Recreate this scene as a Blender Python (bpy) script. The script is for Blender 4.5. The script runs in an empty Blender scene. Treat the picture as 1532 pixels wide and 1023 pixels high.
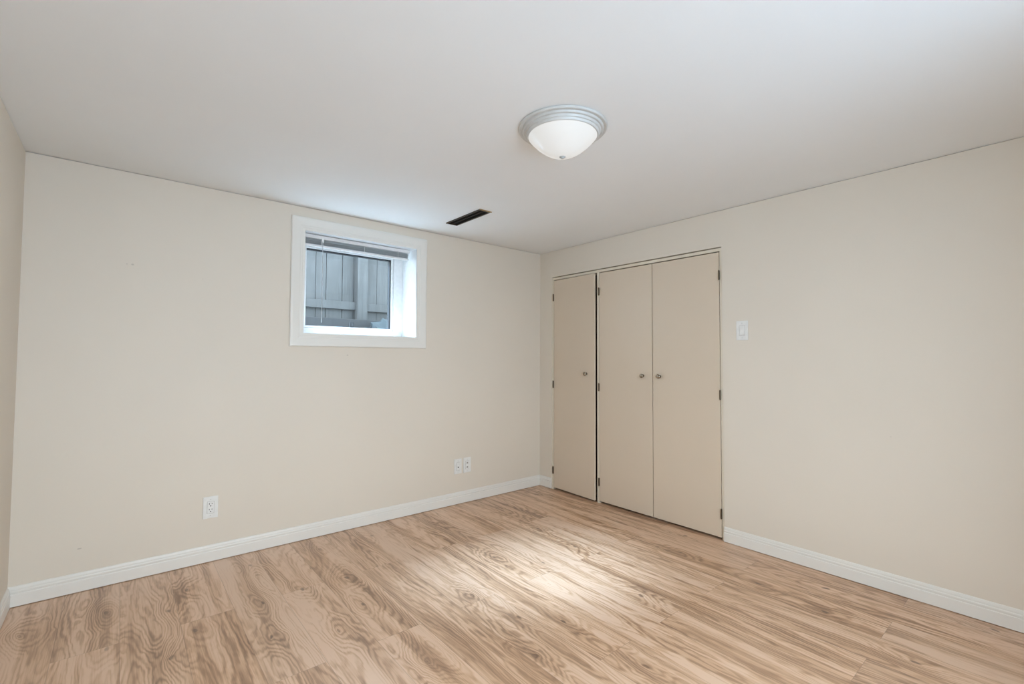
import bpy, bmesh, math, random
from mathutils import Vector, Matrix

random.seed(7)
scene = bpy.context.scene
COL = scene.collection

# ------------------------------------------------------------------ camera
FPX = 701.45                       # focal length in pixels of a 1532 px wide frame
cam_data = bpy.data.cameras.new('camera')
cam_data.sensor_fit = 'HORIZONTAL'
cam_data.sensor_width = 36.0
cam_data.lens = FPX * 36.0 / 1532.0
cam_data.clip_start = 0.02
cam = bpy.data.objects.new('camera', cam_data)
COL.objects.link(cam)
_r = Vector((0.7675, -0.6410, 0.0047)).normalized()
_d = Vector((0.6405, 0.7672, 0.0351)).normalized()
_u = _r.cross(_d).normalized()
_r = _d.cross(_u).normalized()
_m = Matrix((_r, _u, -_d)).transposed().to_4x4()
_m.translation = Vector((-3.2051, -3.4035, 1.2434))
cam.matrix_world = _m
scene.camera = cam

# ------------------------------------------------------------------ world, sun, daylight, exposure
world = bpy.data.worlds.new('world')
scene.world = world
world.use_nodes = True
wn = world.node_tree.nodes
wn['Background'].inputs['Color'].default_value = (0.76, 0.89, 1.0, 1)
wn['Background'].inputs['Strength'].default_value = 6.0

sun_data = bpy.data.lights.new('sun', 'SUN')
sun_data.energy = 56.0
sun_data.angle = math.radians(28)
sun_data.color = (0.55, 0.76, 1.0)
sun = bpy.data.objects.new('sun', sun_data)
COL.objects.link(sun)
sun.rotation_euler = Vector((0.42, -1.0, -1.42)).to_track_quat('-Z', 'Y').to_euler()

# portals: they only guide the sky light through the window and the added rear opening
def portal(name, loc, sx, sz, toward):
    d = bpy.data.lights.new(name, 'AREA')
    d.shape = 'RECTANGLE'
    d.size, d.size_y = sx, sz
    d.cycles.is_portal = True
    o = bpy.data.objects.new(name, d)
    COL.objects.link(o)
    o.location = loc
    o.rotation_euler = (math.radians(90 * toward), 0, 0)
portal('window_portal', (-1.82, 0.335, 1.77), 0.72, 0.62, -1)
portal('rear_portal', (-2.35, -3.93, 1.2), 2.25, 1.95, 1)

vs = scene.view_settings
vs.view_transform = 'Standard'
vs.look = 'None'
vs.exposure = 0.44
vs.gamma = 1.0
vs.use_curve_mapping = False
scene.cycles.use_denoising = True
scene.cycles.max_bounces = 12
scene.cycles.diffuse_bounces = 8
scene.cycles.caustics_reflective = False
scene.cycles.caustics_refractive = False

# ------------------------------------------------------------------ sizes (metres)
H = 2.29            # ceiling height
XL = -3.603         # left wall
YR = -3.80          # rear wall
WT = 0.33           # window wall thickness

# ------------------------------------------------------------------ materials
def new_mat(name):
    m = bpy.data.materials.new(name)
    m.use_nodes = True
    nt = m.node_tree
    return m, nt, nt.nodes['Principled BSDF']


class G:
    """small helper that writes math node graphs"""
    def __init__(self, nt):
        self.nt = nt

    def node(self, kind, **kw):
        n = self.nt.nodes.new(kind)
        for k, v in kw.items():
            setattr(n, k, v)
        return n

    def link(self, a, b):
        self.nt.links.new(a, b)

    def put(self, sock, v):
        if isinstance(v, bpy.types.NodeSocket):
            self.link(v, sock)
        else:
            sock.default_value = v

    def m(self, op, a, b=0.0, c=0.0, clamp=False):
        n = self.node('ShaderNodeMath', operation=op, use_clamp=clamp)
        self.put(n.inputs[0], a)
        self.put(n.inputs[1], b)
        self.put(n.inputs[2], c)
        return n.outputs[0]

    def xyz(self, x, y, z=0.0):
        n = self.node('ShaderNodeCombineXYZ')
        self.put(n.inputs[0], x)
        self.put(n.inputs[1], y)
        self.put(n.inputs[2], z)
        return n.outputs[0]

    def noise(self, vec, scale=1.0, detail=2.0, rough=0.5, dist=0.0):
        n = self.node('ShaderNodeTexNoise')
        self.link(vec, n.inputs['Vector'])
        n.inputs['Scale'].default_value = scale
        n.inputs['Detail'].default_value = detail
        n.inputs['Roughness'].default_value = rough
        n.inputs['Distortion'].default_value = dist
        return n.outputs['Fac']

    def rng(self, v, a, b, c, d, smooth=True):
        n = self.node('ShaderNodeMapRange')
        n.interpolation_type = 'SMOOTHSTEP' if smooth else 'LINEAR'
        self.put(n.inputs['Value'], v)
        for k, q in zip(('From Min', 'From Max', 'To Min', 'To Max'), (a, b, c, d)):
            n.inputs[k].default_value = q
        return n.outputs['Result']

    def mix(self, fac, a, b, blend='MIX'):
        n = self.node('ShaderNodeMix', data_type='RGBA', blend_type=blend)
        self.put(n.inputs['Factor'], fac)
        for s, v in ((n.inputs['A'], a), (n.inputs['B'], b)):
            pass
        for nm, v in (('A', a), ('B', b)):
            s = [q for q in n.inputs if q.name == nm and q.type == 'RGBA'][0]
            self.put(s, v if isinstance(v, bpy.types.NodeSocket) else (*v, 1))
        return [q for q in n.outputs if q.type == 'RGBA'][0]

    def bump(self, height, strength, distance):
        n = self.node('ShaderNodeBump')
        n.inputs['Strength'].default_value = strength
        n.inputs['Distance'].default_value = distance
        self.link(height, n.inputs['Height'])
        return n.outputs['Normal']


def paint(name, col, rough=0.6, spec=0.3, var=0.02, bump=0.08, bscale=160.0, marks=()):
    m, nt, b = new_mat(name)
    g = G(nt)
    tc = g.node('ShaderNodeTexCoord').outputs['Object']
    n = g.noise(tc, 1.3, 3)
    f = g.rng(n, 0.3, 0.7, 1.0 - var, 1.0 + var)
    c = g.mix(1.0, col, g.xyz(f, f, f), 'MULTIPLY')
    for (p, r, dark) in marks:       # little scuffs and nail marks
        v = g.node('ShaderNodeVectorMath', operation='SUBTRACT')
        g.link(tc, v.inputs[0]); v.inputs[1].default_value = p
        s = g.node('ShaderNodeVectorMath', operation='MULTIPLY')
        g.link(v.outputs[0], s.inputs[0]); s.inputs[1].default_value = (1 / r[0], 1 / r[1], 1 / r[2])
        l = g.node('ShaderNodeVectorMath', operation='LENGTH')
        g.link(s.outputs[0], l.inputs[0])
        c = g.mix(g.rng(l.outputs['Value'], 0.5, 1.0, dark, 0.0), c, (0.22, 0.19, 0.16))
    g.link(c, b.inputs['Base Color'])
    b.inputs['Roughness'].default_value = rough
    b.inputs['Specular IOR Level'].default_value = spec
    if bump:
        h = g.noise(tc, bscale, 2)
        g.link(g.bump(h, bump, 0.002), b.inputs['Normal'])
    return m


def plain(name, col, rough=0.5, metal=0.0, spec=0.5):
    m, nt, b = new_mat(name)
    g = G(nt)
    tc = g.node('ShaderNodeTexCoord').outputs['Object']
    n = g.noise(tc, 40.0, 2)
    f = g.rng(n, 0.3, 0.7, 0.97, 1.03)
    g.link(g.mix(1.0, col, g.xyz(f, f, f), 'MULTIPLY'), b.inputs['Base Color'])
    b.inputs['Roughness'].default_value = rough
    b.inputs['Metallic'].default_value = metal
    b.inputs['Specular IOR Level'].default_value = spec
    return m


WALL = (0.66, 0.60, 0.515)
M_wall = paint('wall_paint', WALL, 0.55, 0.3, 0.012, 0.06, marks=[
    ((-3.165, 0, 1.765), (0.008, 0.05, 0.006), 0.35), ((-3.19, 0, 1.765), (0.005, 0.05, 0.004), 0.3),
    ((-1.93, 0, 1.262), (0.008, 0.05, 0.005), 0.3), ((-3.345, 0, 0.225), (0.012, 0.05, 0.004), 0.4),
    ((-2.83, 0, 1.72), (0.004, 0.05, 0.004), 0.2), ((0, -2.76, 0.83), (0.05, 0.006, 0.003), 0.25)])
M_ceil = paint('ceiling_paint', (0.775, 0.785, 0.78), 0.8, 0.2, 0.012, 0.05, 120)
M_trim = paint('white_trim_paint', (0.71, 0.69, 0.645), 0.35, 0.45, 0.01, 0.0)
M_frame = paint('cream_door_frame_paint', (0.66, 0.595, 0.48), 0.4, 0.4, 0.01, 0.0)
M_door = paint('beige_door_paint', (0.605, 0.51, 0.40), 0.38, 0.4, 0.015, 0.03, 60)
M_white = plain('white_plastic', (0.71, 0.705, 0.68), 0.35)
M_vinyl = plain('white_vinyl', (0.66, 0.655, 0.645), 0.35)
M_black = plain('black_rubber', (0.012, 0.013, 0.015), 0.5)
M_slot = plain('dark_slot', (0.02, 0.018, 0.016), 0.6)
M_greyhole = plain('grey_socket', (0.30, 0.28, 0.25), 0.6)
M_bronze = plain('aged_bronze', (0.10, 0.075, 0.05), 0.32, 0.9)
M_knob = plain('antique_knob', (0.33, 0.28, 0.22), 0.25, 0.95)
M_vent = plain('brown_vent_metal', (0.055, 0.042, 0.035), 0.45, 0.5)
M_rust = plain('bare_rusty_edge', (0.30, 0.20, 0.08), 0.6)
M_slat_shaded = plain('shaded_blind_slat', (0.42, 0.43, 0.43), 0.4)  # white slats coloured grey: shading of the backlit stack is in the colour
M_pan = plain('lamp_pan_enamel', (0.53, 0.53, 0.51), 0.35)
M_finial = plain('lamp_finial', (0.42, 0.43, 0.42), 0.35, 0.0)
M_screw = plain('screw_head', (0.55, 0.55, 0.53), 0.3, 0.5)
M_closet_shade = plain('closet_shade', (0.035, 0.03, 0.025), 0.8)  # near-black colour stands in for the shade inside the closet


def make_bowl_mat():
    m, nt, b = new_mat('lit_frosted_glass')
    g = G(nt)
    tc = g.node('ShaderNodeTexCoord').outputs['Object']
    n = g.noise(tc, 9.0, 3, 0.6, 1.5)
    col = g.mix(g.rng(n, 0.3, 0.7, 0, 1), (1.0, 0.985, 0.96), (0.97, 0.97, 0.95))
    b.inputs['Base Color'].default_value = (0.35, 0.35, 0.34, 1)
    b.inputs['Roughness'].default_value = 0.25
    g.link(col, b.inputs['Emission Color'])
    b.inputs['Emission Strength'].default_value = 0.36
    return m
M_bowl = make_bowl_mat()


def make_glass():
    m, nt, b = new_mat('window_glass')
    nt.nodes.remove(b)
    g = G(nt)
    out = nt.nodes['Material Output']
    tr = g.node('ShaderNodeBsdfTransparent'); tr.inputs[0].default_value = (0.94, 0.97, 0.98, 1)
    gl = g.node('ShaderNodeBsdfGlossy'); gl.inputs['Roughness'].default_value = 0.02
    lw = g.node('ShaderNodeLayerWeight'); lw.inputs[0].default_value = 0.5
    fr = g.m('MULTIPLY_ADD', g.m('POWER', lw.outputs['Facing'], 4.0), 0.55, 0.03)
    mx = g.node('ShaderNodeMixShader')
    g.link(fr, mx.inputs[0]); g.link(tr.outputs[0], mx.inputs[1]); g.link(gl.outputs[0], mx.inputs[2])
    g.link(mx.outputs[0], out.inputs['Surface'])
    return m
M_glass = make_glass()


def make_fence_wood(name, col):
    m, nt, b = new_mat(name)
    g = G(nt)
    tc = g.node('ShaderNodeTexCoord').outputs['Object']
    s = g.node('ShaderNodeVectorMath', operation='MULTIPLY')
    g.link(tc, s.inputs[0]); s.inputs[1].default_value = (60, 60, 3)
    n = g.noise(s.outputs[0], 1.0, 4, 0.6)
    n2 = g.noise(tc, 5.0, 3)
    f = g.m('MULTIPLY', g.rng(n, 0.25, 0.75, 0.80, 1.14), g.rng(n2, 0.3, 0.7, 0.88, 1.08))
    g.link(g.mix(1.0, col, g.xyz(f, f, f), 'MULTIPLY'), b.inputs['Base Color'])
    b.inputs['Roughness'].default_value = 0.85
    g.link(g.bump(n, 0.3, 0.002), b.inputs['Normal'])
    return m
M_fence = make_fence_wood('weathered_grey_boards', (0.065, 0.066, 0.067))
M_timber = make_fence_wood('dark_timber', (0.036, 0.037, 0.040))  # darker tone than the fence boards


def make_ground():
    m, nt, b = new_mat('gravel_ground')
    g = G(nt)
    tc = g.node('ShaderNodeTexCoord').outputs['Object']
    v = g.node('ShaderNodeTexVoronoi'); g.link(tc, v.inputs['Vector']); v.inputs['Scale'].default_value = 45
    f = g.rng(v.outputs['Distance'], 0.0, 0.6, 1.15, 0.5)
    g.link(g.mix(1.0, (0.20, 0.19, 0.18), g.xyz(f, f, f), 'MULTIPLY'), b.inputs['Base Color'])
    b.inputs['Roughness'].default_value = 0.9
    return m
M_ground = make_ground()
M_heap = paint('pale_blue_heap', (0.06, 0.075, 0.085), 0.8, 0.2, 0.25, 0.5, 40)

# knots of the laminate print, in floor coordinates: x, y, swirl strength, core darkness
KNOTS = [(-3.515, -0.371, 1.3, 0.2), (-3.238, -0.361, 1.0, 0.7), (-3.215, -0.735, 0.7, 0.6), (-2.894, -0.338, 0.8, 0.9),
         (-2.977, -0.532, 0.5, 0.7), (-3.019, -0.98, 1.0, 0.8), (-2.903, -0.812, 0.5, 0.9), (-2.617, -0.738, 0.9, 0.9),
         (-2.576, -0.22, 0.6, 0.5), (-2.421, -0.72, 0.5, 0.8), (-2.19, -0.736, 0.9, 0.9), (-2.225, -1.073, 0.6, 0.9),
         (-2.158, -0.24, 0.6, 0.5), (-1.83, -0.227, 0.6, 0.6), (-2.66, -1.086, 0.8, 0.9), (-2.408, -1.228, 0.9, 0.4),
         (-2.203, -1.674, 1.4, 0.1), (-1.709, -1.663, 0.7, 0.8), (-1.759, -1.352, 0.6, 0.6), (-1.568, -1.825, 0.5, 1.0),
         (-1.844, -1.927, 0.9, 0.7), (-1.068, -1.913, 0.7, 0.8), (-1.537, -2.261, 0.7, 0.5), (-0.45, -2.25, 0.5, 0.9),
         (-0.228, -2.507, 0.3, 1.0), (-0.494, -2.585, 0.4, 1.0), (-0.662, -2.956, 0.8, 0.9), (-0.076, -3.139, 0.4, 1.0),
         (-1.382, -1.046, 0.6, 0.7), (-1.193, -1.297, 0.5, 0.8), (-0.816, -0.865, 0.5, 0.6), (-0.866, -1.255, 0.5, 0.7),
         (-0.417, -1.748, 0.5, 0.8), (-0.116, -1.618, 0.4, 0.8)]
PW, PL = 0.2175, 1.405             # plank width and length


def make_floor_mat():
    m, nt, b = new_mat('oak_laminate')
    g = G(nt)
    tc = g.node('ShaderNodeTexCoord').outputs['Object']
    sp = g.node('ShaderNodeSeparateXYZ'); g.link(tc, sp.inputs[0])
    x, y = sp.outputs[0], sp.outputs[1]
    u = g.m('DIVIDE', g.m('ADD', x, 0.13), PW)
    row = g.m('FLOOR', u)
    fu = g.m('SUBTRACT', u, row)
    par = g.m('FLOORED_MODULO', row, 2.0)
    v = g.m('DIVIDE', g.m('ADD', y, g.m('MULTIPLY_ADD', par, -0.70, 1.415)), PL)
    vi = g.m('FLOOR', v)
    fv = g.m('SUBTRACT', v, vi)
    wn_ = g.node('ShaderNodeTexWhiteNoise', noise_dimensions='2D')
    g.link(g.xyz(row, vi), wn_.inputs['Vector'])
    rid = wn_.outputs['Value']
    rsep = g.node('ShaderNodeSeparateColor'); g.link(wn_.outputs['Color'], rsep.inputs[0])
    r2, r3 = rsep.outputs[1], rsep.outputs[2]
    zoff = g.m('MULTIPLY', rid, 37.0)
    # knots: swirl field and dark cores
    swirl, core = None, None
    xw = g.m('ADD', x, g.m('MULTIPLY_ADD', g.noise(g.xyz(g.m('MULTIPLY', x, 9.0), g.m('MULTIPLY', y, 7.0), zoff), 1.0, 2), 0.07, -0.035))
    for (kx, ky, a, dk) in KNOTS:
        dx = g.m('SUBTRACT', xw, kx)
        dy = g.m('MULTIPLY', g.m('SUBTRACT', y, ky), 0.50)
        d2 = g.m('MULTIPLY_ADD', dx, dx, g.m('MULTIPLY', dy, dy))
        k = g.m('DIVIDE', 0.085 * a, g.m('ADD', g.m('SQRT', d2), 0.055))
        k = g.m('MULTIPLY', k, g.rng(d2, 0.0, 0.0085 * (0.5 + a), 1.0, 0.0))
        swirl = k if swirl is None else g.m('ADD', swirl, k)
        cc = g.m('MULTIPLY', g.rng(d2, 0.00001, 0.00013, 1.0, 0.0), dk)
        core = cc if core is None else g.m('MAXIMUM', core, cc)
    # growth rings
    base = g.noise(g.xyz(g.m('MULTIPLY', x, 6.0), g.m('MULTIPLY', y, 0.55), zoff), 1.0, 1.0, 0.4)
    fine = g.noise(g.xyz(g.m('MULTIPLY', x, 18.0), g.m('MULTIPLY', y, 3.2), zoff), 1.0, 3, 0.55)
    h = g.m('ADD', g.m('MULTIPLY', base, 1.15), g.m('MULTIPLY', fine, 0.17))
    h = g.m('ADD', h, g.m('MULTIPLY', swirl, 0.17))
    ph = g.m('MULTIPLY', h, 2 * math.pi * 21.0)
    ring = g.m('MULTIPLY_ADD', g.m('SINE', ph), 0.5, 0.5)
    ring = g.m('POWER', ring, 1.6)
    ring2 = g.m('MULTIPLY_ADD', g.m('SINE', g.m('MULTIPLY', ph, 0.31)), 0.5, 0.5)
    streak = g.noise(g.xyz(g.m('MULTIPLY', x, 17.0), g.m('MULTIPLY', y, 0.9), g.m('ADD', zoff, 9.0)), 1.0, 3, 0.6)
    pores = g.noise(g.xyz(g.m('MULTIPLY', x, 260.0), g.m('MULTIPLY', y, 7.0), zoff), 1.0, 2, 0.5)
    msk = g.rng(g.noise(g.xyz(g.m('MULTIPLY', x, 6.0), g.m('MULTIPLY', y, 1.4), g.m('ADD', zoff, 3.0)), 1.0, 2), 0.35, 0.65, 0.45, 1.0)
    t = g.m('MULTIPLY', ring, g.m('MULTIPLY', msk, 0.40))
    t = g.m('ADD', t, g.m('MULTIPLY', ring2, 0.12))
    t = g.m('ADD', t, g.rng(streak, 0.36, 0.66, 0.0, 0.46))
    t = g.m('ADD', t, g.rng(pores, 0.35, 0.7, 0.0, 0.16))
    t = g.m('ADD', t, g.m('MULTIPLY', swirl, 0.16))
    t = g.m('ADD', t, g.m('MULTIPLY_ADD', rid, 0.26, -0.18))
    t = g.m('MULTIPLY_ADD', t, 1.20, -0.17)
    rp = g.node('ShaderNodeValToRGB')
    e = rp.color_ramp.elements
    e[0].position = 0.0; e[0].color = (0.70, 0.475, 0.33, 1)
    e[1].position = 1.0; e[1].color = (0.225, 0.115, 0.060, 1)
    k = e.new(0.35); k.color = (0.565, 0.345, 0.205, 1)
    k = e.new(0.65); k.color = (0.385, 0.217, 0.118, 1)
    g.link(t, rp.inputs[0])
    col = g.mix(g.m('MULTIPLY', r2, 0.16), rp.outputs[0], (0.47, 0.385, 0.315))
    col = g.mix(g.m('MULTIPLY', core, 0.8), col, (0.10, 0.055, 0.035))
    # plank joints
    eu = g.m('MULTIPLY', g.m('MINIMUM', fu, g.m('SUBTRACT', 1.0, fu)), PW)
    ev = g.m('MULTIPLY', g.m('MINIMUM', fv, g.m('SUBTRACT', 1.0, fv)), PL)
    edge = g.m('MINIMUM', eu, ev)
    seam = g.rng(edge, 0.0004, 0.0016, 0.38, 0.0)
    col = g.mix(seam, col, (0.14, 0.085, 0.055))
    g.link(col, b.inputs['Base Color'])
    rg = g.m('MULTIPLY_ADD', t, 0.08, 0.30)
    g.link(rg, b.inputs['Roughness'])
    b.inputs['Specular IOR Level'].default_value = 0.8
    hb = g.m('SUBTRACT', g.m('MULTIPLY', t, -0.15), g.rng(edge, 0.0, 0.002, 1.0, 0.0))
    g.link(g.bump(hb, 0.25, 0.0008), b.inputs['Normal'])
    return m
M_floor = make_floor_mat()

# ------------------------------------------------------------------ mesh helpers
def box(bm, x0, x1, y0, y1, z0, z1):
    v = [bm.verts.new(p) for p in ((x0, y0, z0), (x1, y0, z0), (x1, y1, z0), (x0, y1, z0),
                                   (x0, y0, z1), (x1, y0, z1), (x1, y1, z1), (x0, y1, z1))]
    for f in ((3, 2, 1, 0), (4, 5, 6, 7), (0, 1, 5, 4), (1, 2, 6, 5), (2, 3, 7, 6), (3, 0, 4, 7)):
        bm.faces.new([v[i] for i in f])
    return v


def lathe(bm, prof, c=(0, 0, 0), axis='Z', n=64):
    """prof: (radius, height) pairs turned round an axis through c"""
    c = Vector(c)
    rings = []
    for (r, h) in prof:
        if r < 1e-6:
            p = {'Z': (0, 0, h), 'X': (h, 0, 0), 'Y': (0, h, 0)}[axis]
            rings.append([bm.verts.new(c + Vector(p))])
        else:
            ring = []
            for i in range(n):
                a = 2 * math.pi * i / n
                s, t = r * math.cos(a), r * math.sin(a)
                p = {'Z': (s, t, h), 'X': (h, s, t), 'Y': (s, h, t)}[axis]
                ring.append(bm.verts.new(c + Vector(p)))
            rings.append(ring)
    for a, b in zip(rings, rings[1:]):
        for i in range(n):
            j = (i + 1) % n
            if len(a) == 1 and len(b) == 1:
                continue
            if len(a) == 1:
                bm.faces.new((a[0], b[i], b[j]))
            elif len(b) == 1:
                bm.faces.new((a[i], a[j], b[0]))
            else:
                bm.faces.new((a[i], a[j], b[j], b[i]))
    for ring in (rings[0], rings[-1]):
        if len(ring) > 2:
            bm.faces.new(ring)


def extrude(bm, prof, to_world, t0, t1):
    """prof: closed outline (a, b); to_world(a, b, t) gives the point; swept from t0 to t1"""
    A = [bm.verts.new(to_world(a, b, t0)) for a, b in prof]
    B = [bm.verts.new(to_world(a, b, t1)) for a, b in prof]
    n = len(prof)
    for i in range(n):
        j = (i + 1) % n
        bm.faces.new((A[i], A[j], B[j], B[i]))
    bm.faces.new(A)
    bm.faces.new(list(reversed(B)))


def ring_frame(bm, x0, x1, z0, z1, prof):
    """mitred frame in the xz plane: prof = closed outline of (outward offset, y)"""
    loops = []
    for (o, y) in prof:
        loops.append([bm.verts.new(p) for p in ((x0 - o, y, z0 - o), (x1 + o, y, z0 - o), (x1 + o, y, z1 + o), (x0 - o, y, z1 + o))])
    n = len(loops)
    for k in range(n):
        a, b = loops[k], loops[(k + 1) % n]
        for i in range(4):
            j = (i + 1) % 4
            bm.faces.new((a[i], a[j], b[j], b[i]))


def make(name, bm, mat, parent=None, bevel=0.0, smooth=False, loc=None, segs=2):
    bmesh.ops.recalc_face_normals(bm, faces=bm.faces)
    me = bpy.data.meshes.new(name)
    bm.to_mesh(me)
    bm.free()
    me.materials.append(mat)
    o = bpy.data.objects.new(name, me)
    COL.objects.link(o)
    if parent is not None:
        o.parent = parent
        o.matrix_parent_inverse = Matrix.Identity(4)
    if loc is not None:
        o.location = loc
    if bevel:
        md = o.modifiers.new('bevel', 'BEVEL')
        md.width = bevel
        md.segments = segs
        md.limit_method = 'ANGLE'
        md.angle_limit = math.radians(40)
    if smooth:
        for p in me.polygons:
            p.use_smooth = True
        try:
            me.set_sharp_from_angle(angle=math.radians(38))
        except Exception:
            pass
    return o


def tag(o, label, cat, group=None, kind=None):
    o['label'] = label
    o['category'] = cat
    if group:
        o['group'] = group
    if kind:
        o['kind'] = kind
    return o


def root(name, loc, label, cat, group=None, kind=None):
    o = bpy.data.objects.new(name, None)
    o.empty_display_size = 0.05
    COL.objects.link(o)
    o.location = loc
    return tag(o, label, cat, group, kind)


def grid_slab(bm, us, zs, holes, mk):
    """slab cut into cells; cells in holes are left out.  mk(u, z, side) -> point"""
    nu, nz = len(us) - 1, len(zs) - 1
    cells = {(i, j) for i in range(nu) for j in range(nz)} - set(holes)
    cache = {}

    def V(i, j, s):
        if (i, j, s) not in cache:
            cache[(i, j, s)] = bm.verts.new(mk(us[i], zs[j], s))
        return cache[(i, j, s)]
    for (i, j) in cells:
        for s in (0, 1):
            bm.faces.new([V(i, j, s), V(i + 1, j, s), V(i + 1, j + 1, s), V(i, j + 1, s)])
        for (di, dj, e) in ((-1, 0, ((i, j), (i, j + 1))), (1, 0, ((i + 1, j), (i + 1, j + 1))),
                            (0, -1, ((i, j), (i + 1, j))), (0, 1, ((i, j + 1), (i + 1, j + 1)))):
            if (i + di, j + dj) not in cells:
                a, c = e
                bm.faces.new([V(*a, 0), V(*c, 0), V(*c, 1), V(*a, 1)])


# ------------------------------------------------------------------ room shell
bm = bmesh.new(); box(bm, XL - 0.15, 0.75, YR - 0.15, WT, -0.10, 0.0)
tag(make('floor', bm, M_floor), 'light oak laminate plank floor with knots and swirling grain', 'floor', kind='structure')

bm = bmesh.new(); box(bm, XL - 0.15, 0.75, YR - 0.15, WT, H, H + 0.15)
tag(make('ceiling', bm, M_ceil), 'smooth off-white ceiling above the empty room', 'ceiling', kind='structure')

ZT = H - 0.003                      # walls stop a hair below the ceiling: the dark crack of the photo
# window opening (finished): x -2.240..-1.380, z 1.412..2.126
WX0, WX1, WZ0, WZ1 = -2.240, -1.380, 1.412, 2.126
LN = 0.016
bm = bmesh.new()
grid_slab(bm, [XL - 0.15, WX0 - LN, WX1 + LN, 0.12], [0.0, WZ0 - LN, WZ1 + LN, ZT], [(1, 1)],
          lambda u, z, s: (u, WT * s, z))
tag(make('wall_back', bm, M_wall), 'beige painted wall with the small white framed window', 'wall', kind='structure')

# closet opening: y -1.842..-0.165, z 0..2.033
CY0, CY1, CZ = -1.842, -0.165, 2.033
bm = bmesh.new()
grid_slab(bm, [YR - 0.15, CY0, CY1, 0.0], [0.0, CZ, ZT], [(1, 0)], lambda u, z, s: (0.12 * s, u, z))
tag(make('wall_right', bm, M_wall), 'pale cream wall holding the closet doors and light switch', 'wall', kind='structure')

bm = bmesh.new(); box(bm, XL - 0.12, XL, YR - 0.15, 0.0, 0.0, ZT)
tag(make('wall_left', bm, M_wall), 'beige wall seen as a thin strip at the left edge', 'wall', kind='structure')

bm = bmesh.new()
grid_slab(bm, [XL, -3.45, -1.25, 0.0], [0.0, 0.25, 2.15, ZT], [(1, 1)], lambda u, z, s: (u, YR - 0.12 * s, z))  # rear opening is added out of view, sized to let fill daylight in
tag(make('wall_front', bm, M_wall), 'beige wall behind the camera with an added unseen opening for fill daylight', 'wall', kind='structure')

# closet interior behind the doors
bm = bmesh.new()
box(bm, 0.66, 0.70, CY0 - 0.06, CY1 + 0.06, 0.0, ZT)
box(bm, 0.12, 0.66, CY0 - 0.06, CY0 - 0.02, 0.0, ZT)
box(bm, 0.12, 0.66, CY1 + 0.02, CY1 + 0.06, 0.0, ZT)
tag(make('wall_closet', bm, M_closet_shade), 'closet inside coloured near-black for the shade seen through the door gap', 'wall', kind='structure')

# baseboards
BB = [(0.0, 0.0035), (0.0125, 0.0035), (0.0125, 0.060), (0.0118, 0.0625), (0.0095, 0.064), (0.0095, 0.069), (0.0110, 0.071),
      (0.0110, 0.076), (0.0100, 0.079), (0.0078, 0.081), (0.0078, 0.087), (0.0070, 0.092), (0.0050, 0.098), (0.0025, 0.1005), (0.0, 0.101)]
bm = bmesh.new(); extrude(bm, BB, lambda a, z, t: (t, -a, z), XL, 0.0)
tag(make('baseboard_back', bm, M_trim), 'white moulded baseboard below the window wall', 'baseboard', kind='structure')
bm = bmesh.new(); extrude(bm, BB, lambda a, z, t: (-a, t, z), CY1 + 0.002, -0.0125)
tag(make('baseboard_right', bm, M_trim), 'short white baseboard piece between room corner and closet', 'baseboard', kind='structure')
bm = bmesh.new(); extrude(bm, BB, lambda a, z, t: (-a, t, z), YR, CY0 - 0.002)
tag(make('baseboard_right', bm, M_trim), 'long white baseboard right of the closet doors', 'baseboard', kind='structure')
bm = bmesh.new(); extrude(bm, BB, lambda a, z, t: (XL + a, t, z), YR, -0.0145)
tag(make('baseboard_left', bm, M_trim), 'white baseboard along the left wall edge', 'baseboard', kind='structure')

# ------------------------------------------------------------------ window
win = root('window_1', (0, 0, 0), 'small white basement window in a deep recess', 'window', kind='structure')
# casing with colonial profile
bm = bmesh.new()
ring_frame(bm, WX0, WX1, WZ0, WZ1, [(0.000, 0.0), (0.000, -0.006), (0.004, -0.0085), (0.016, -0.0085), (0.020, -0.0105), (0.030, -0.0105),
                                    (0.034, -0.0125), (0.050, -0.014), (0.074, -0.0165), (0.086, -0.0165), (0.091, -0.013), (0.092, 0.0)])
make('window_casing', bm, M_trim, win)
# recess liner
bm = bmesh.new()
ring_frame(bm, WX0, WX1, WZ0, WZ1, [(0.0, -0.004), (0.0, 0.240), (LN, 0.240), (LN, -0.004)])
make('window_jamb', bm, M_vinyl, win)
# outer vinyl frame
GX0, GX1, GZ0, GZ1 = -2.158, -1.480, 1.482, 2.063
bm = bmesh.new()
def rect_ring(bm, ox0, ox1, oz0, oz1, ix0, ix1, iz0, iz1, y0, y1):
    box(bm, ox0, ix0, y0, y1, oz0, oz1)
    box(bm, ix1, ox1, y0, y1, oz0, oz1)
    box(bm, ix0, ix1, y0, y1, iz1, oz1)
    box(bm, ix0, ix1, y0, y1, oz0, iz0)
rect_ring(bm, WX0 - LN, WX1 + LN, WZ0 - LN, WZ1 + LN, GX0 - 0.020, GX1 + 0.020, GZ0 - 0.016, GZ1 + 0.014, 0.240, WT - 0.002)
make('window_frame', bm, M_vinyl, win, 0.002)
# sash bead round the pane
bm = bmesh.new()
rect_ring(bm, GX0 - 0.019, GX1 + 0.019, GZ0 - 0.015, GZ1 + 0.013, GX0, GX1, GZ0, GZ1, 0.246, 0.300)
make('window_sash', bm, M_vinyl, win, 0.002)
# black gasket
bm = bmesh.new()
rect_ring(bm, GX0, GX1, GZ0, GZ1, GX0 + 0.002, GX1 - 0.009, GZ0 + 0.002, GZ1 - 0.009, 0.256, 0.290)
make('gasket', bm, M_black, win)
bm = bmesh.new(); box(bm, GX0 + 0.0, GX1 - 0.0, 0.270, 0.274, GZ0, GZ1)
make('window_pane', bm, M_glass, win)
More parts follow.
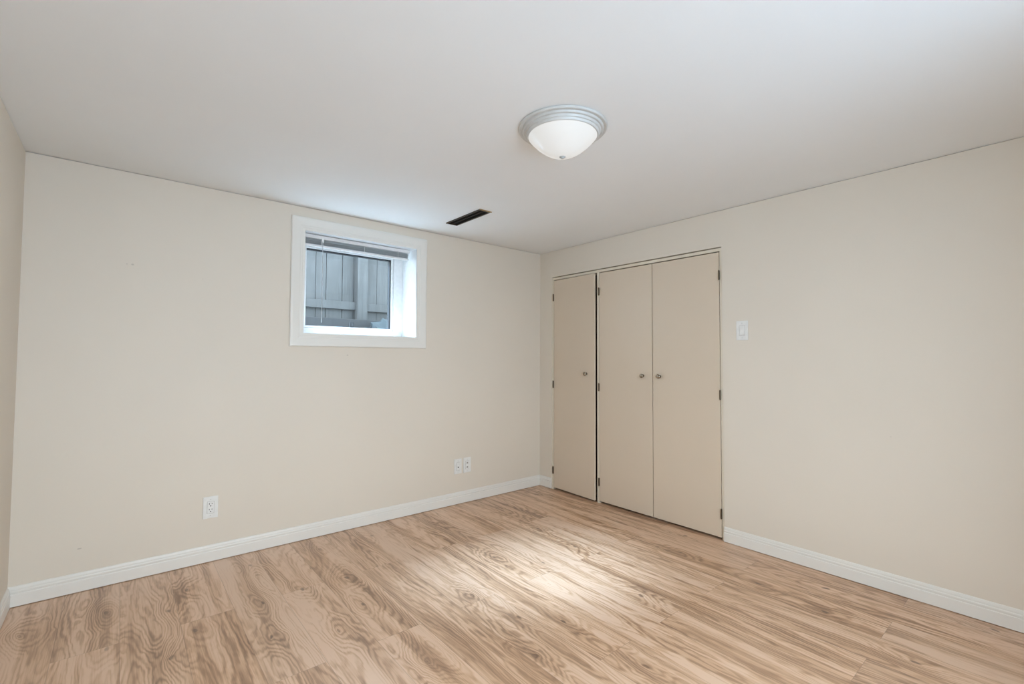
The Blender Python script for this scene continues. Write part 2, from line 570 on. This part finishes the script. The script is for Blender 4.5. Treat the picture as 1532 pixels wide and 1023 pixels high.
# small square latch at the bottom of the pane
bm = bmesh.new()
LX, LZ = -1.803, 1.506
rect_ring(bm, LX - 0.015, LX + 0.015, LZ - 0.020, LZ + 0.018, LX - 0.009, LX + 0.009, LZ - 0.013, LZ + 0.012, 0.252, 0.268)
make('window_latch', bm, M_black, win, 0.001)

# blind pulled right up under the head of the recess
bl = root('window_blind', (-1.81, 0.075, WZ1 - 0.003), 'white slatted blind pulled up to the top of the small window', 'blind')
def P(o):   # offset to parent space
    return o
BX0, BX1 = -0.415, 0.398
bm = bmesh.new()
extrude(bm, [(-0.022, -0.0025), (-0.022, -0.027), (0.022, -0.027), (0.022, -0.0025), (0.019, -0.0025), (0.019, -0.024), (-0.019, -0.024), (-0.019, -0.0025)],
        lambda a, z, t: (t, a, z), BX0, BX1)
make('headrail', bm, M_vinyl, bl)
bm = bmesh.new()
nsl = 7
for i in range(nsl):
    z = -0.0320 - i * 0.0055
    tilt = 0.0016 * math.sin(i * 2.3)
    pts = []
    for k in range(5):
        a = -0.0125 + 0.025 * k / 4
        pts.append((a, z + 0.0016 * (1 - ((k - 2) / 2) ** 2) + tilt * (k - 2) / 2))
    prof = pts + [(a, zz - 0.0009) for a, zz in reversed(pts)]
    j = random.uniform(-0.003, 0.003)
    extrude(bm, prof, lambda a, zz, t: (t, a, zz + 0.001 * math.sin(t * 9 + i)), BX0 + 0.004 + j, BX1 - 0.004 + j)
make('blind_slats', bm, M_slat_shaded, bl)
bm = bmesh.new(); box(bm, BX0 + 0.003, BX1 - 0.003, -0.0125, 0.0125, -0.084, -0.071)
make('bottom_rail', bm, M_vinyl, bl, 0.002)
bm = bmesh.new(); box(bm, -0.302, -0.286, -0.0245, -0.018, -0.050, -0.022)
make('wand_clip', bm, M_vinyl, bl, 0.001)
bm = bmesh.new(); lathe(bm, [(0.0, -0.63), (0.0036, -0.628), (0.0036, -0.60), (0.0022, -0.595), (0.0022, -0.04), (0.0, -0.039)], (-0.294, -0.024, 0), 'Z', 10)
make('tilt_wand', bm, plain('clear_grey_wand', (0.42, 0.44, 0.46), 0.25), bl, 0, True)
for sx in (-0.30, 0.02, 0.30):
    bm = bmesh.new()
    box(bm, sx - 0.0015, sx + 0.0015, -0.0145, -0.0130, -0.084, -0.026)
    make('ladder_cord', bm, M_vinyl, bl)

# ------------------------------------------------------------------ outside: fence, timber, ground
fx0, fx1 = -2.35, -0.10
FY = 1.50
fence = root('fence', (-1.25, FY, 1.40), 'weathered grey board fence outside the small window', 'fence')
def fl(x): return x + 1.25
def fz(z): return z - 1.40
from_px = [-2.42, -2.27, -2.12, -1.965, -1.81, -1.705, -1.60, -1.435, -1.315, -1.18, -1.055, -0.925, -0.79, -0.65, -0.51, -0.37, -0.23, -0.10]
for i in range(len(from_px) - 1):
    a, b2 = from_px[i], from_px[i + 1]
    bm = bmesh.new()
    dy = random.uniform(0, 0.006)
    box(bm, fl(a) + 0.002, fl(b2) - 0.002, 0.0 + dy, 0.018 + dy, fz(1.632 + random.uniform(-0.004, 0.004)), fz(2.48))
    make('fence_board', bm, M_fence, fence, 0.003)
    if i:
        bm = bmesh.new(); box(bm, fl(a) - 0.03, fl(a) + 0.03, 0.0245, 0.040, fz(1.64), fz(2.46))  # strip added behind each gap to block light between boards
        make('fence_gap_blocker', bm, M_fence, fence)
for (a, b2, z0, z1) in ((fx0, -1.306, 1.748, 1.832), (-1.196, fx1, 1.742, 1.826), (fx0, -1.306, 2.38, 2.46), (-1.196, fx1, 2.38, 2.46)):
    bm = bmesh.new(); box(bm, fl(a), fl(b2), -0.040, -0.001, fz(z0), fz(z1))
    make('fence_rail', bm, M_fence, fence, 0.003)
bm = bmesh.new(); box(bm, fl(-1.306), fl(-1.196), -0.092, -0.001, fz(1.36), fz(2.52))
make('fence_post', bm, M_fence, fence, 0.004)

bm = bmesh.new(); box(bm, -1.10, 1.15, -0.03, 0.03, -0.15, 0.125)
tag(make('edging_timber', bm, M_timber, None, 0.004, loc=(-1.25, 1.36, 1.514)), 'dark edging timber on the ground at the foot of the fence', 'timber')

bm = bmesh.new()
gx = [-2.6 + 0.1 * i for i in range(28)]
gy = [WT + 0.012, 0.5, 0.7, 0.9, 1.1, 1.3, 1.5, 1.7]
vv = [[bm.verts.new((x, y, 1.375 + 0.02 * (y - WT) + random.uniform(-0.006, 0.006))) for x in gx] for y in gy]
for j in range(len(gy) - 1):
    for i in range(len(gx) - 1):
        bm.faces.new((vv[j][i], vv[j][i + 1], vv[j + 1][i + 1], vv[j + 1][i]))
r = bmesh.ops.extrude_face_region(bm, geom=bm.faces[:])
for e in r['geom']:
    if isinstance(e, bmesh.types.BMVert):
        e.co.z = 1.2
tag(make('ground_outside', bm, M_ground), 'dark gravel ground outside the window', 'ground', kind='structure')

bm = bmesh.new()
bmesh.ops.create_icosphere(bm, subdivisions=4, radius=1.0)
for v in bm.verts:
    n = 1 + 0.16 * math.sin(v.co.x * 5.1 + 1) * math.sin(v.co.y * 6.3) + 0.10 * math.sin(v.co.z * 11 + v.co.x * 9) + 0.05 * math.sin(v.co.x * 23 + v.co.y * 17)
    v.co = Vector((v.co.x * 0.30 * n, v.co.y * 0.10 * n, max(v.co.z, -0.12) * 0.215 * n))
tag(make('earth_mound', bm, M_heap, None, 0, True, loc=(-1.02, 1.19, 1.415)), 'low pale blue-grey mound in front of the dark edging timber', 'mound')

bm = bmesh.new(); box(bm, -12, 8, -16, YR - 0.16, -0.25, -0.1)  # unseen ground added: hides the low sky, bounces light up to the ceiling
tag(make('ground_rear_bounce', bm, paint('pale_bounce_ground', (0.22, 0.225, 0.23), 0.8)), 'unseen pale ground added outside the rear opening to bounce light', 'ground', kind='structure')

# ------------------------------------------------------------------ closet
bm = bmesh.new()
FX0, FX1 = 0.007, 0.095
def stile(y0, y1, z0=0.0, z1=CZ - 0.007):
    box(bm, FX0, FX1, y0, y1, z0, z1)
stile(CY1 - 0.020, CY1 - 0.001)
stile(CY0 + 0.001, CY0 + 0.0165)
stile(-0.7455, -0.7225, 0.0, 2.004)
box(bm, FX0, FX1, CY0 + 0.0165, CY1 - 0.020, 2.004, CZ - 0.007)
tag(make('trim_1', bm, M_frame), 'narrow cream frame round the closet doors', 'trim', kind='structure')

def hinge(parent, y, z, x=-0.004):
    bm = bmesh.new()
    lathe(bm, [(0.0, -0.036), (0.003, -0.036), (0.0035, -0.033), (0.0055, -0.032), (0.0055, 0.032), (0.0035, 0.033), (0.003, 0.036), (0.0, 0.036)], (x, y, z), 'Z', 14)
    box(bm, x, x + 0.012, y - 0.0035, y + 0.0035, z - 0.031, z + 0.031)
    return make('hinge', bm, M_bronze, parent, 0, True)


def closet_door(yh, yf, knob_y, label, ajar=0.0):
    """hinge edge yh, free edge yf; root at the hinge edge on the floor"""
    r = root('closet_door', (0.006, yh, 0.0), label, 'door', 'flat beige closet doors', 'thing')
    w = yf - yh
    s = 1 if w > 0 else -1
    bm = bmesh.new(); box(bm, 0.0, 0.019, min(0, w), max(0, w), 0.017, 1.997)
    make('door_panel', bm, M_door, r, 0.0015)
    k = knob_y - yh
    bm = bmesh.new()
    lathe(bm, [(0.0125, 0.0005), (0.0125, -0.002), (0.0065, -0.004), (0.0055, -0.011), (0.0085, -0.015), (0.0150, -0.018), (0.0170, -0.022),
               (0.0162, -0.026), (0.0125, -0.0295), (0.006, -0.031), (0.0, -0.0313)], (0.0, k, 1.110), 'X', 28)
    make('knob', bm, M_knob, r, 0, True)
    for z in (0.180, 0.997, 1.834):
        hinge(r, -s * 0.003, z, -0.006)
    r.rotation_euler.z = ajar
    return r
closet_door(-0.1885, -0.712, -0.617, 'narrow leftmost closet door, slightly ajar, nearest the room corner', math.radians(-2.7))
closet_door(-0.7490, -1.2775, -1.193, 'middle closet door of the three, its knob at the right edge')
closet_door(-1.8200, -1.2835, -1.345, 'rightmost closet door, hinged on its right edge nearest the light switch')

# ------------------------------------------------------------------ ceiling light
cl = root('ceiling_light', (-1.690, -1.940, H), 'round flush ceiling light with lit frosted glass bowl', 'lamp')
bm = bmesh.new()
lathe(bm, [(0.10, -0.0005), (0.196, -0.0005), (0.200, -0.003), (0.200, -0.009), (0.197, -0.0125), (0.191, -0.0135), (0.186, -0.012), (0.184, -0.0125), (0.183, -0.019), (0.181, -0.0215),
           (0.177, -0.0225), (0.1735, -0.0215), (0.172, -0.0225), (0.171, -0.029), (0.169, -0.0315), (0.166, -0.0315), (0.1645, -0.0325), (0.163, -0.039), (0.161, -0.042), (0.158, -0.043), (0.155, -0.042), (0.148, -0.039), (0.10, -0.030)], (0, 0, 0), 'Z', 96)
make('lamp_pan', bm, M_pan, cl, 0, True)
bm = bmesh.new()
prof = [(0.1555, -0.0415)]
for i in range(1, 25):
    a = i / 24
    r_ = 0.1555 * (1 - a ** 1.0)
    z = -0.0415 - 0.092 * (1 - (r_ / 0.1555) ** 2.0)
    prof.append((r_ if i < 24 else 0.0, z))
lathe(bm, prof, (0, 0, 0), 'Z', 96)
make('glass_bowl', bm, M_bowl, cl, 0, True)
bm = bmesh.new()
lathe(bm, [(0.0, -0.1295), (0.012, -0.1310), (0.0145, -0.1335), (0.012, -0.1365), (0.0085, -0.138), (0.0075, -0.1400), (0.004, -0.1415), (0.0, -0.142)], (0, 0, 0), 'Z', 32)
make('finial', bm, M_finial, cl, 0, True)

# ------------------------------------------------------------------ ceiling vent
vt = root('ceiling_vent', (-1.249, -0.538, H), 'dark brown louvred air vent in the ceiling near the window', 'vent')
vx, vy = 0.051, 0.222
bm = bmesh.new()
def bevel_ring(bm, x, y, w, z0, z1):
    box(bm, -x, -x + w, -y, y, z0, z1); box(bm, x - w, x, -y, y, z0, z1)
    box(bm, -x + w, x - w, -y, -y + w, z0, z1); box(bm, -x + w, x - w, y - w, y, z0, z1)
bevel_ring(bm, vx, vy, 0.013, -0.007, -0.0005)
box(bm, -0.003, 0.003, -vy + 0.013, vy - 0.013, -0.006, -0.001)
make('vent_frame', bm, M_vent, vt, 0.002)
bm = bmesh.new(); box(bm, -vx + 0.012, vx - 0.012, -vy + 0.012, vy - 0.012, -0.0018, -0.0006)  # black plate put in for the shade of the vent recess
make('vent_shade_plate', bm, M_slot, vt)
bm = bmesh.new()
for i in range(26):
    y = -vy + 0.020 + i * (2 * vy - 0.04) / 25
    for sx in (-1, 1):
        x0, x1 = sorted((sx * 0.003, sx * (vx - 0.013)))
        vs_ = [bm.verts.new(p) for p in ((x0, y - 0.004, -0.006), (x1, y - 0.004, -0.006), (x1, y + 0.004, -0.002), (x0, y + 0.004, -0.002),
                                        (x0, y - 0.004, -0.0052), (x1, y - 0.004, -0.0052), (x1, y + 0.004, -0.0012), (x0, y + 0.004, -0.0012))]
        for f in ((3, 2, 1, 0), (4, 5, 6, 7), (0, 1, 5, 4), (1, 2, 6, 5), (2, 3, 7, 6), (3, 0, 4, 7)):
            bm.faces.new([vs_[q] for q in f])
make('vent_louvers', bm, M_vent, vt)
bm = bmesh.new(); box(bm, -vx - 0.001, vx + 0.004, -vy - 0.0035, -vy + 0.001, -0.0065, -0.0005)
o = make('vent_end_strip', bm, M_rust, vt); o['label'] = 'bare yellowish end edge'

# ------------------------------------------------------------------ wall plates (local frame: plate faces -y, origin at its centre on the wall)
def plate(r, w, h):
    bm = bmesh.new(); box(bm, -w / 2, w / 2, -0.0058, -0.0004, -h / 2, h / 2)
    return make('cover_plate', bm, M_white, r, 0.0025, segs=3)


def screw(r, x, z, y=-0.0058):
    bm = bmesh.new(); lathe(bm, [(0.0, -0.0012), (0.0028, -0.0010), (0.0034, 0.0002), (0.0, 0.0003)], (x, y, z), 'Y', 16)
    return make('screw', bm, M_screw, r, 0, True)


def insert(r, w=0.034, h=0.068, name='receptacle', y=-0.0075):
    bm = bmesh.new(); box(bm, -w / 2, w / 2, y, -0.005, -h / 2, h / 2)
    o = make(name, bm, M_white, r, 0.0012)
    bm = bmesh.new()
    rect_ring(bm, -w / 2 - 0.0012, w / 2 + 0.0012, -h / 2 - 0.0012, h / 2 + 0.0012, -w / 2, w / 2, -h / 2, h / 2, -0.0061, -0.005)
    make('insert_gap', bm, M_greyhole, r)
    return o


def slots(r, par, z, y=-0.0075):
    for (x0, x1, z0, z1) in ((-0.0085, -0.0055, 0.001, 0.0105), (0.0055, 0.0085, 0.002, 0.0095)):
        bm = bmesh.new(); box(bm, x0, x1, y - 0.0003, y + 0.002, z + z0, z + z1)
        make('socket_slot', bm, M_slot, par)
    bm = bmesh.new()
    lathe(bm, [(0.0, -0.0003), (0.0034, -0.0003), (0.0034, 0.002), (0.0, 0.002)], (0, y, z - 0.0075), 'Y', 14)
    make('ground_hole', bm, M_slot, par)

o1 = root('wall_outlet', (-2.758, 0.0, 0.327), 'white double power outlet with dark slots low on the wall left of the window', 'outlet')
plate(o1, 0.079, 0.131)
rc = insert(o1, 0.035, 0.070)
slots(o1, rc, 0.017); slots(o1, rc, -0.017)
screw(o1, 0, 0.0485); screw(o1, 0, -0.0485)

o2 = root('cable_outlet', (-0.9635, 0.0, 0.319), 'white wall plate with one dark cable jack, left of the pair near the corner', 'outlet', 'pair of wall plates near the corner')
plate(o2, 0.077, 0.126)
rc = insert(o2, 0.035, 0.068, 'jack_insert')
bm = bmesh.new(); lathe(bm, [(0.0, -0.007), (0.0028, -0.007), (0.0045, -0.0065), (0.0045, 0.001), (0.0, 0.001)], (0, -0.0075, -0.006), 'Y', 18)
make('cable_jack', bm, M_slot, rc, 0, True)
screw(o2, 0, 0.047); screw(o2, 0, -0.047)

o3 = root('wall_outlet', (-0.868, 0.0, 0.319), 'white outlet plate with two faint grey sockets, right of the pair near the corner', 'outlet', 'pair of wall plates near the corner')
plate(o3, 0.077, 0.128)
rc = insert(o3, 0.035, 0.070)
for zz in (0.018, -0.018):
    bm = bmesh.new(); box(bm, -0.007, 0.007, -0.0080, -0.0070, zz - 0.007, zz + 0.007)
    make('socket', bm, M_greyhole, rc, 0.001)
screw(o3, 0, 0.048); screw(o3, 0, -0.048)

sw = root('light_switch', (0.0, -1.980, 1.438), 'white rocker light switch on the pale wall right of the closet', 'switch')
sw.rotation_euler.z = math.radians(-90)
plate(sw, 0.078, 0.130)
insert(sw, 0.035, 0.068, 'switch_bezel', -0.0068)
bm = bmesh.new()
extrude(bm, [(-0.0064, -0.031), (-0.0112, -0.030), (-0.0078, 0.0), (-0.0085, 0.030), (-0.0064, 0.031)], lambda a, z, t: (t, a, z), -0.0145, 0.0145)
make('rocker', bm, M_white, sw, 0.0008)
screw(sw, 0, 0.0485); screw(sw, 0, -0.0485)
